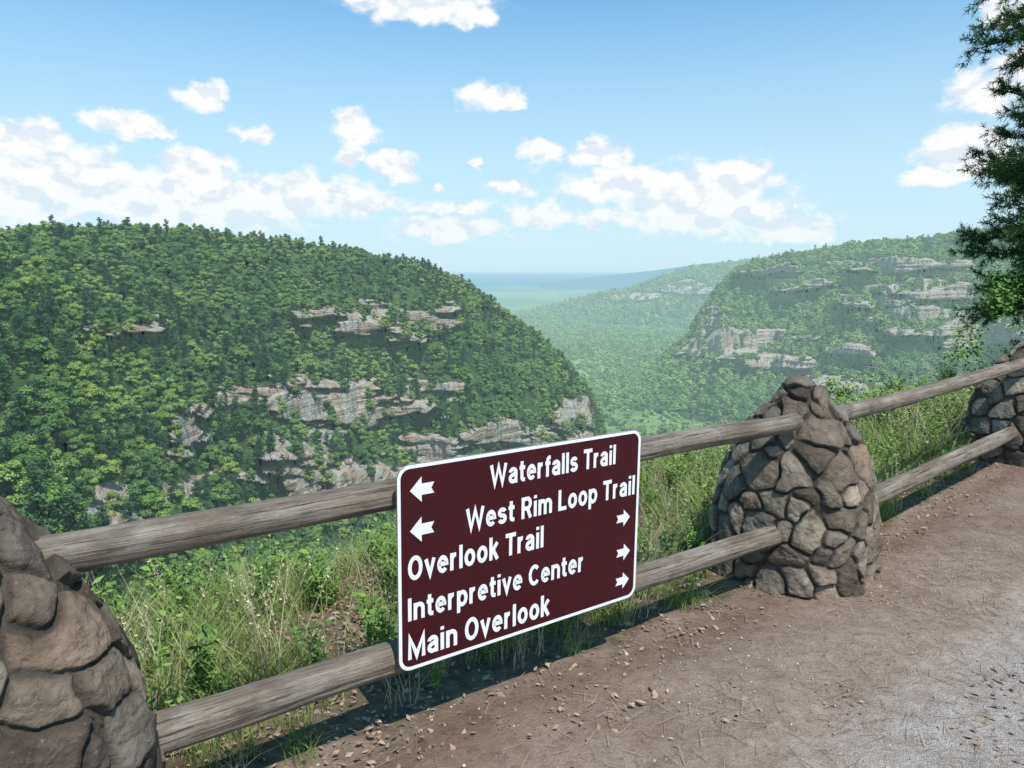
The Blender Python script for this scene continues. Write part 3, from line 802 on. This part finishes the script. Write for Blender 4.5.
# ------------------------------------------------------------ pine tree on the right
def pine(name,x0,y0,H,seed,nb=46,Lm=2.7,zmin=1.2):
    r=np.random.default_rng(seed);root=bpy.data.objects.new(name,None);sc.collection.objects.link(root)
    root.location=(x0,y0,float(hground(x0,y0))-.1)
    parts=[(*tube([(0,0,0),(.05,.03,H*.35),(0.1,0,H*.7),(.05,0,H)],[.17,.13,.08,.02],10),M_bark,0)]
    V=[];F=[];TT=[];o=0
    def tuft(p,d,L):
        nonlocal o
        n=20
        dd=d/np.linalg.norm(d)
        s=r.random((n,1))
        base_=p+dd*L*s
        q=r.normal(size=(n,3));q/=np.linalg.norm(q,axis=1,keepdims=True);q=q*.85+dd*.7;q/=np.linalg.norm(q,axis=1,keepdims=True)
        ln=r.uniform(.045,.085,(n,1)); tip=base_+q*ln
        side=np.cross(q,r.normal(size=(n,3)));side/=np.linalg.norm(side,axis=1,keepdims=True)+1e-9;side*=.0042
        V.append(np.stack([base_-side,base_+side,tip+side*.4,tip-side*.4],1).reshape(-1,3)); F.append(np.arange(4*n).reshape(-1,4)+o);o+=4*n
        TT.append(np.full(4*n,r.random()*.65))
    for b in range(nb):
        h=zmin+(H-zmin-.3)*(b+r.random())/nb; a=r.uniform(0,6.283)
        if b%2: a=math.pi+r.uniform(-.9,.9)   # open, light side over the gorge is fuller
        L=Lm*(1-(h/H)**2.2*.45)*r.uniform(.5,1.05)
        n=9; pts=[np.array([.05,.02,h])]; d=np.array([math.cos(a),math.sin(a),r.uniform(-.05,.45)])
        for i in range(n-1):
            d=d+r.normal(size=3)*.10; d[2]-=.035; d/=np.linalg.norm(d); pts.append(pts[-1]+d*L/(n-1))
        parts.append((*tube(pts,np.linspace(.03,.006,n),5),M_bark,0))
        for i in range(2,n):
            for s in (-1,1):
              for rep in range(2):
                if r.random()<.1: continue
                dd=pts[i]-pts[i-1];dd/=np.linalg.norm(dd); sd=np.cross(dd,[0,0,1.]);sd/=np.linalg.norm(sd)
                l2=L*.3*(1-.5*abs(i/n-.45))*r.uniform(.5,1.3); d2=dd*.6+sd*s*r.uniform(.3,1)+np.array([0,0,r.uniform(-.4,.55)]);d2/=np.linalg.norm(d2)
                st=pts[i-1]+(pts[i]-pts[i-1])*r.random(); en=st+d2*l2
                parts.append((*tube([st,en],[.006,.002],3),M_bark,0))
                m=max(3,int(l2/.08))
                for k in range(m):
                    p=st+(en-st)*(k+.6)/m
                    for _ in range(2):
                        d3=d2+r.normal(size=3)*.7; tuft(p,d3,r.uniform(.06,.14))
        tuft(pts[-1],d,.15)
    parts.append((np.concatenate(V),np.concatenate(F),M_needle,np.concatenate(TT)))
    ob=joinparts('trunk_and_branches',parts,None); ob.parent=root
pine('pine_tree',7.85,9.7,6.9,5,nb=90,Lm=2.15,zmin=1.0)
def bushmesh(name,x,y,z,w,h,seed,n=5000,leaf=.035,mat=M_weed):
    r=np.random.default_rng(seed);parts=[];nc=26
    cc=np.stack([r.normal(size=nc)*w*.42,r.normal(size=nc)*w*.42,h*(.15+.75*r.random(nc))],-1);cr=r.uniform(.12,.28,nc)*w
    for c in cc: parts.append((*tube([(0,0,0),c*np.array([.5,.5,.6]),c],[.012,.008,.003],4),M_bark,0))
    k=r.integers(0,nc,n);d=r.normal(size=(n,3));d/=np.linalg.norm(d,axis=1,keepdims=True)
    C=cc[k]+d*cr[k][:,None]*r.uniform(.4,1.15,(n,1));N=d*.6+np.array([0,0,.6])+r.normal(size=(n,3))*.4;N/=np.linalg.norm(N,axis=1,keepdims=True)
    co,f=leaf_quads(C,N,r.uniform(.6,1.2,n)*leaf,r,.55)
    parts.append((co,f,mat,np.repeat(r.random(n)*.65,4)))
    ob=joinparts(name,parts,None);ob.location=(x,y,z)
bushmesh('bush',6.3,8.3,-.1,1.2,1.3,71,7000,.03)
bushmesh('bush',7.3,8.8,.0,1.6,1.7,72,9000,.03)
bushmesh('bush',4.9,8.3,-.7,1.3,1.0,73,6000,.03)

# ------------------------------------------------------------ world and sun
SA=math.radians(150);SE=math.radians(60)
w=bpy.data.worlds.new('World');sc.world=w;w.use_nodes=True
T=NT(w.node_tree);T.n.clear()
out=T.new('ShaderNodeOutputWorld');bg=T.new('ShaderNodeBackground')
sky=T.new('ShaderNodeTexSky',sky_type='NISHITA',sun_disc=False,sun_elevation=SE,sun_rotation=SA,air_density=1.0,dust_density=.6,ozone_density=2.0,altitude=500)
tc=T.new('ShaderNodeTexCoord');sx=T.new('ShaderNodeSeparateXYZ');T.l.new(tc.outputs['Generated'],sx.inputs[0])
az=T.math('ARCTAN2',sx.outputs[0],sx.outputs[1]);el=T.math('ARCSINE',sx.outputs[2])
cb=T.new('ShaderNodeCombineXYZ');T.l.new(az,cb.inputs[0]);T.l.new(el,cb.inputs[1]);Pp=cb.outputs[0]
wn=T.noise(T.vm('MULTIPLY',Pp,(1,1.5,1)),17,6,.6,col=True)
Pw=T.vm('ADD',Pp,T.vm('MULTIPLY',T.vm('SUBTRACT',wn,(.5,.5,.5)),(.060,.046,0)))
clouds=[(424,0,76,20),(466,14,30,11),(487,97,28,16),(508,104,18,9),(199,97,22,14),(122,121,28,11),(150,130,22,6),(255,133,18,7),(355,130,24,16),(352,157,14,15),(390,166,30,14),(474,159,7,5),
 (26,140,38,17),(8,182,64,38),(90,184,74,32),(196,167,38,18),(190,202,130,30),(295,195,72,26),(360,200,48,15),(452,207,36,8),(440,188,10,5),(542,152,24,15),(600,153,30,15),(508,187,28,11),(544,214,40,15),(450,230,68,13),
 (640,184,84,20),(720,184,60,23),(600,216,30,11),(700,212,96,26),(790,226,42,15),(985,92,34,22),(1022,8,28,14),(970,152,44,20),(1040,60,30,20),(930,175,30,8)]
m=None
for (u,v,cw,chh) in clouds:
    a,e=pdir(u,v);ww=cw/FPX*1.12;hh=chh/FPX*1.12
    q=T.vm('LENGTH',T.vm('MULTIPLY_ADD',Pw,(1/ww,1/hh,0),(-a/ww,-e/hh,0)))
    m=q if m is None else T.math('MINIMUM',m,q)
n2=T.noise(T.vm('MULTIPLY',Pp,(1,1.4,1)),32,6,.54)
n2b=T.noise(T.vm('MULTIPLY',T.vm('ADD',Pp,(.006,.016,0)),(1,1.4,1)),32,5,.54)
dens=T.math('ADD',T.math('SUBTRACT',1.0,m),T.math('MULTIPLY',T.math('SUBTRACT',n2,.5),1.4))
al=T.mapr(dens,-.02,.50,0,1,True)
lowfade=T.mapr(el,0.02,.11,.65,1.0)
al=T.math('MULTIPLY',al,lowfade)
rel=T.mapr(T.math('SUBTRACT',n2,n2b),-.14,.05,0,1,True)
ccol=T.mix(rel,(.78,.86,.95),(1.0,1.0,1.0))
hz=T.mapr(el,-.02,.45,0,1)
STR=.15
tint=T.mix(hz,(1.0,1.05,1.05),(.58,1.26,1.40))
skc=T.mix(1.0,sky.outputs[0],tint,'MULTIPLY')
skc=T.vm('MULTIPLY',skc,(STR,STR,STR))
veil=T.mapr(el,0.0,.42,.88,.03,True)
skc=T.mix(veil,skc,(.60,.84,.96))
fin=T.mix(al,skc,ccol)
T.l.new(fin,bg.inputs[0]);bg.inputs[1].default_value=1.0
T.l.new(bg.outputs[0],out.inputs[0])
w.cycles.sampling_method='MANUAL'; w.cycles.sample_map_resolution=512
sd=bpy.data.lights.new('sun','SUN');sd.energy=4.9;sd.angle=math.radians(.53);sd.color=(1,.95,.88)
so=bpy.data.objects.new('sun',sd);sc.collection.objects.link(so)
s=Vector((math.sin(SA)*math.cos(SE),math.cos(SA)*math.cos(SE),math.sin(SE)))
so.rotation_euler=s.to_track_quat('Z','Y').to_euler()

cam=bpy.data.cameras.new('camera');co_=bpy.data.objects.new('camera',cam);sc.collection.objects.link(co_)
co_.location=(0,0,CH);co_.rotation_euler=(math.pi/2-PITCH,0,0)
cam.sensor_width=36;cam.lens=FPX/1024*36;cam.clip_start=.05;cam.clip_end=120000
sc.camera=co_
sc.view_settings.view_transform='Standard';sc.view_settings.look='None';sc.view_settings.exposure=0
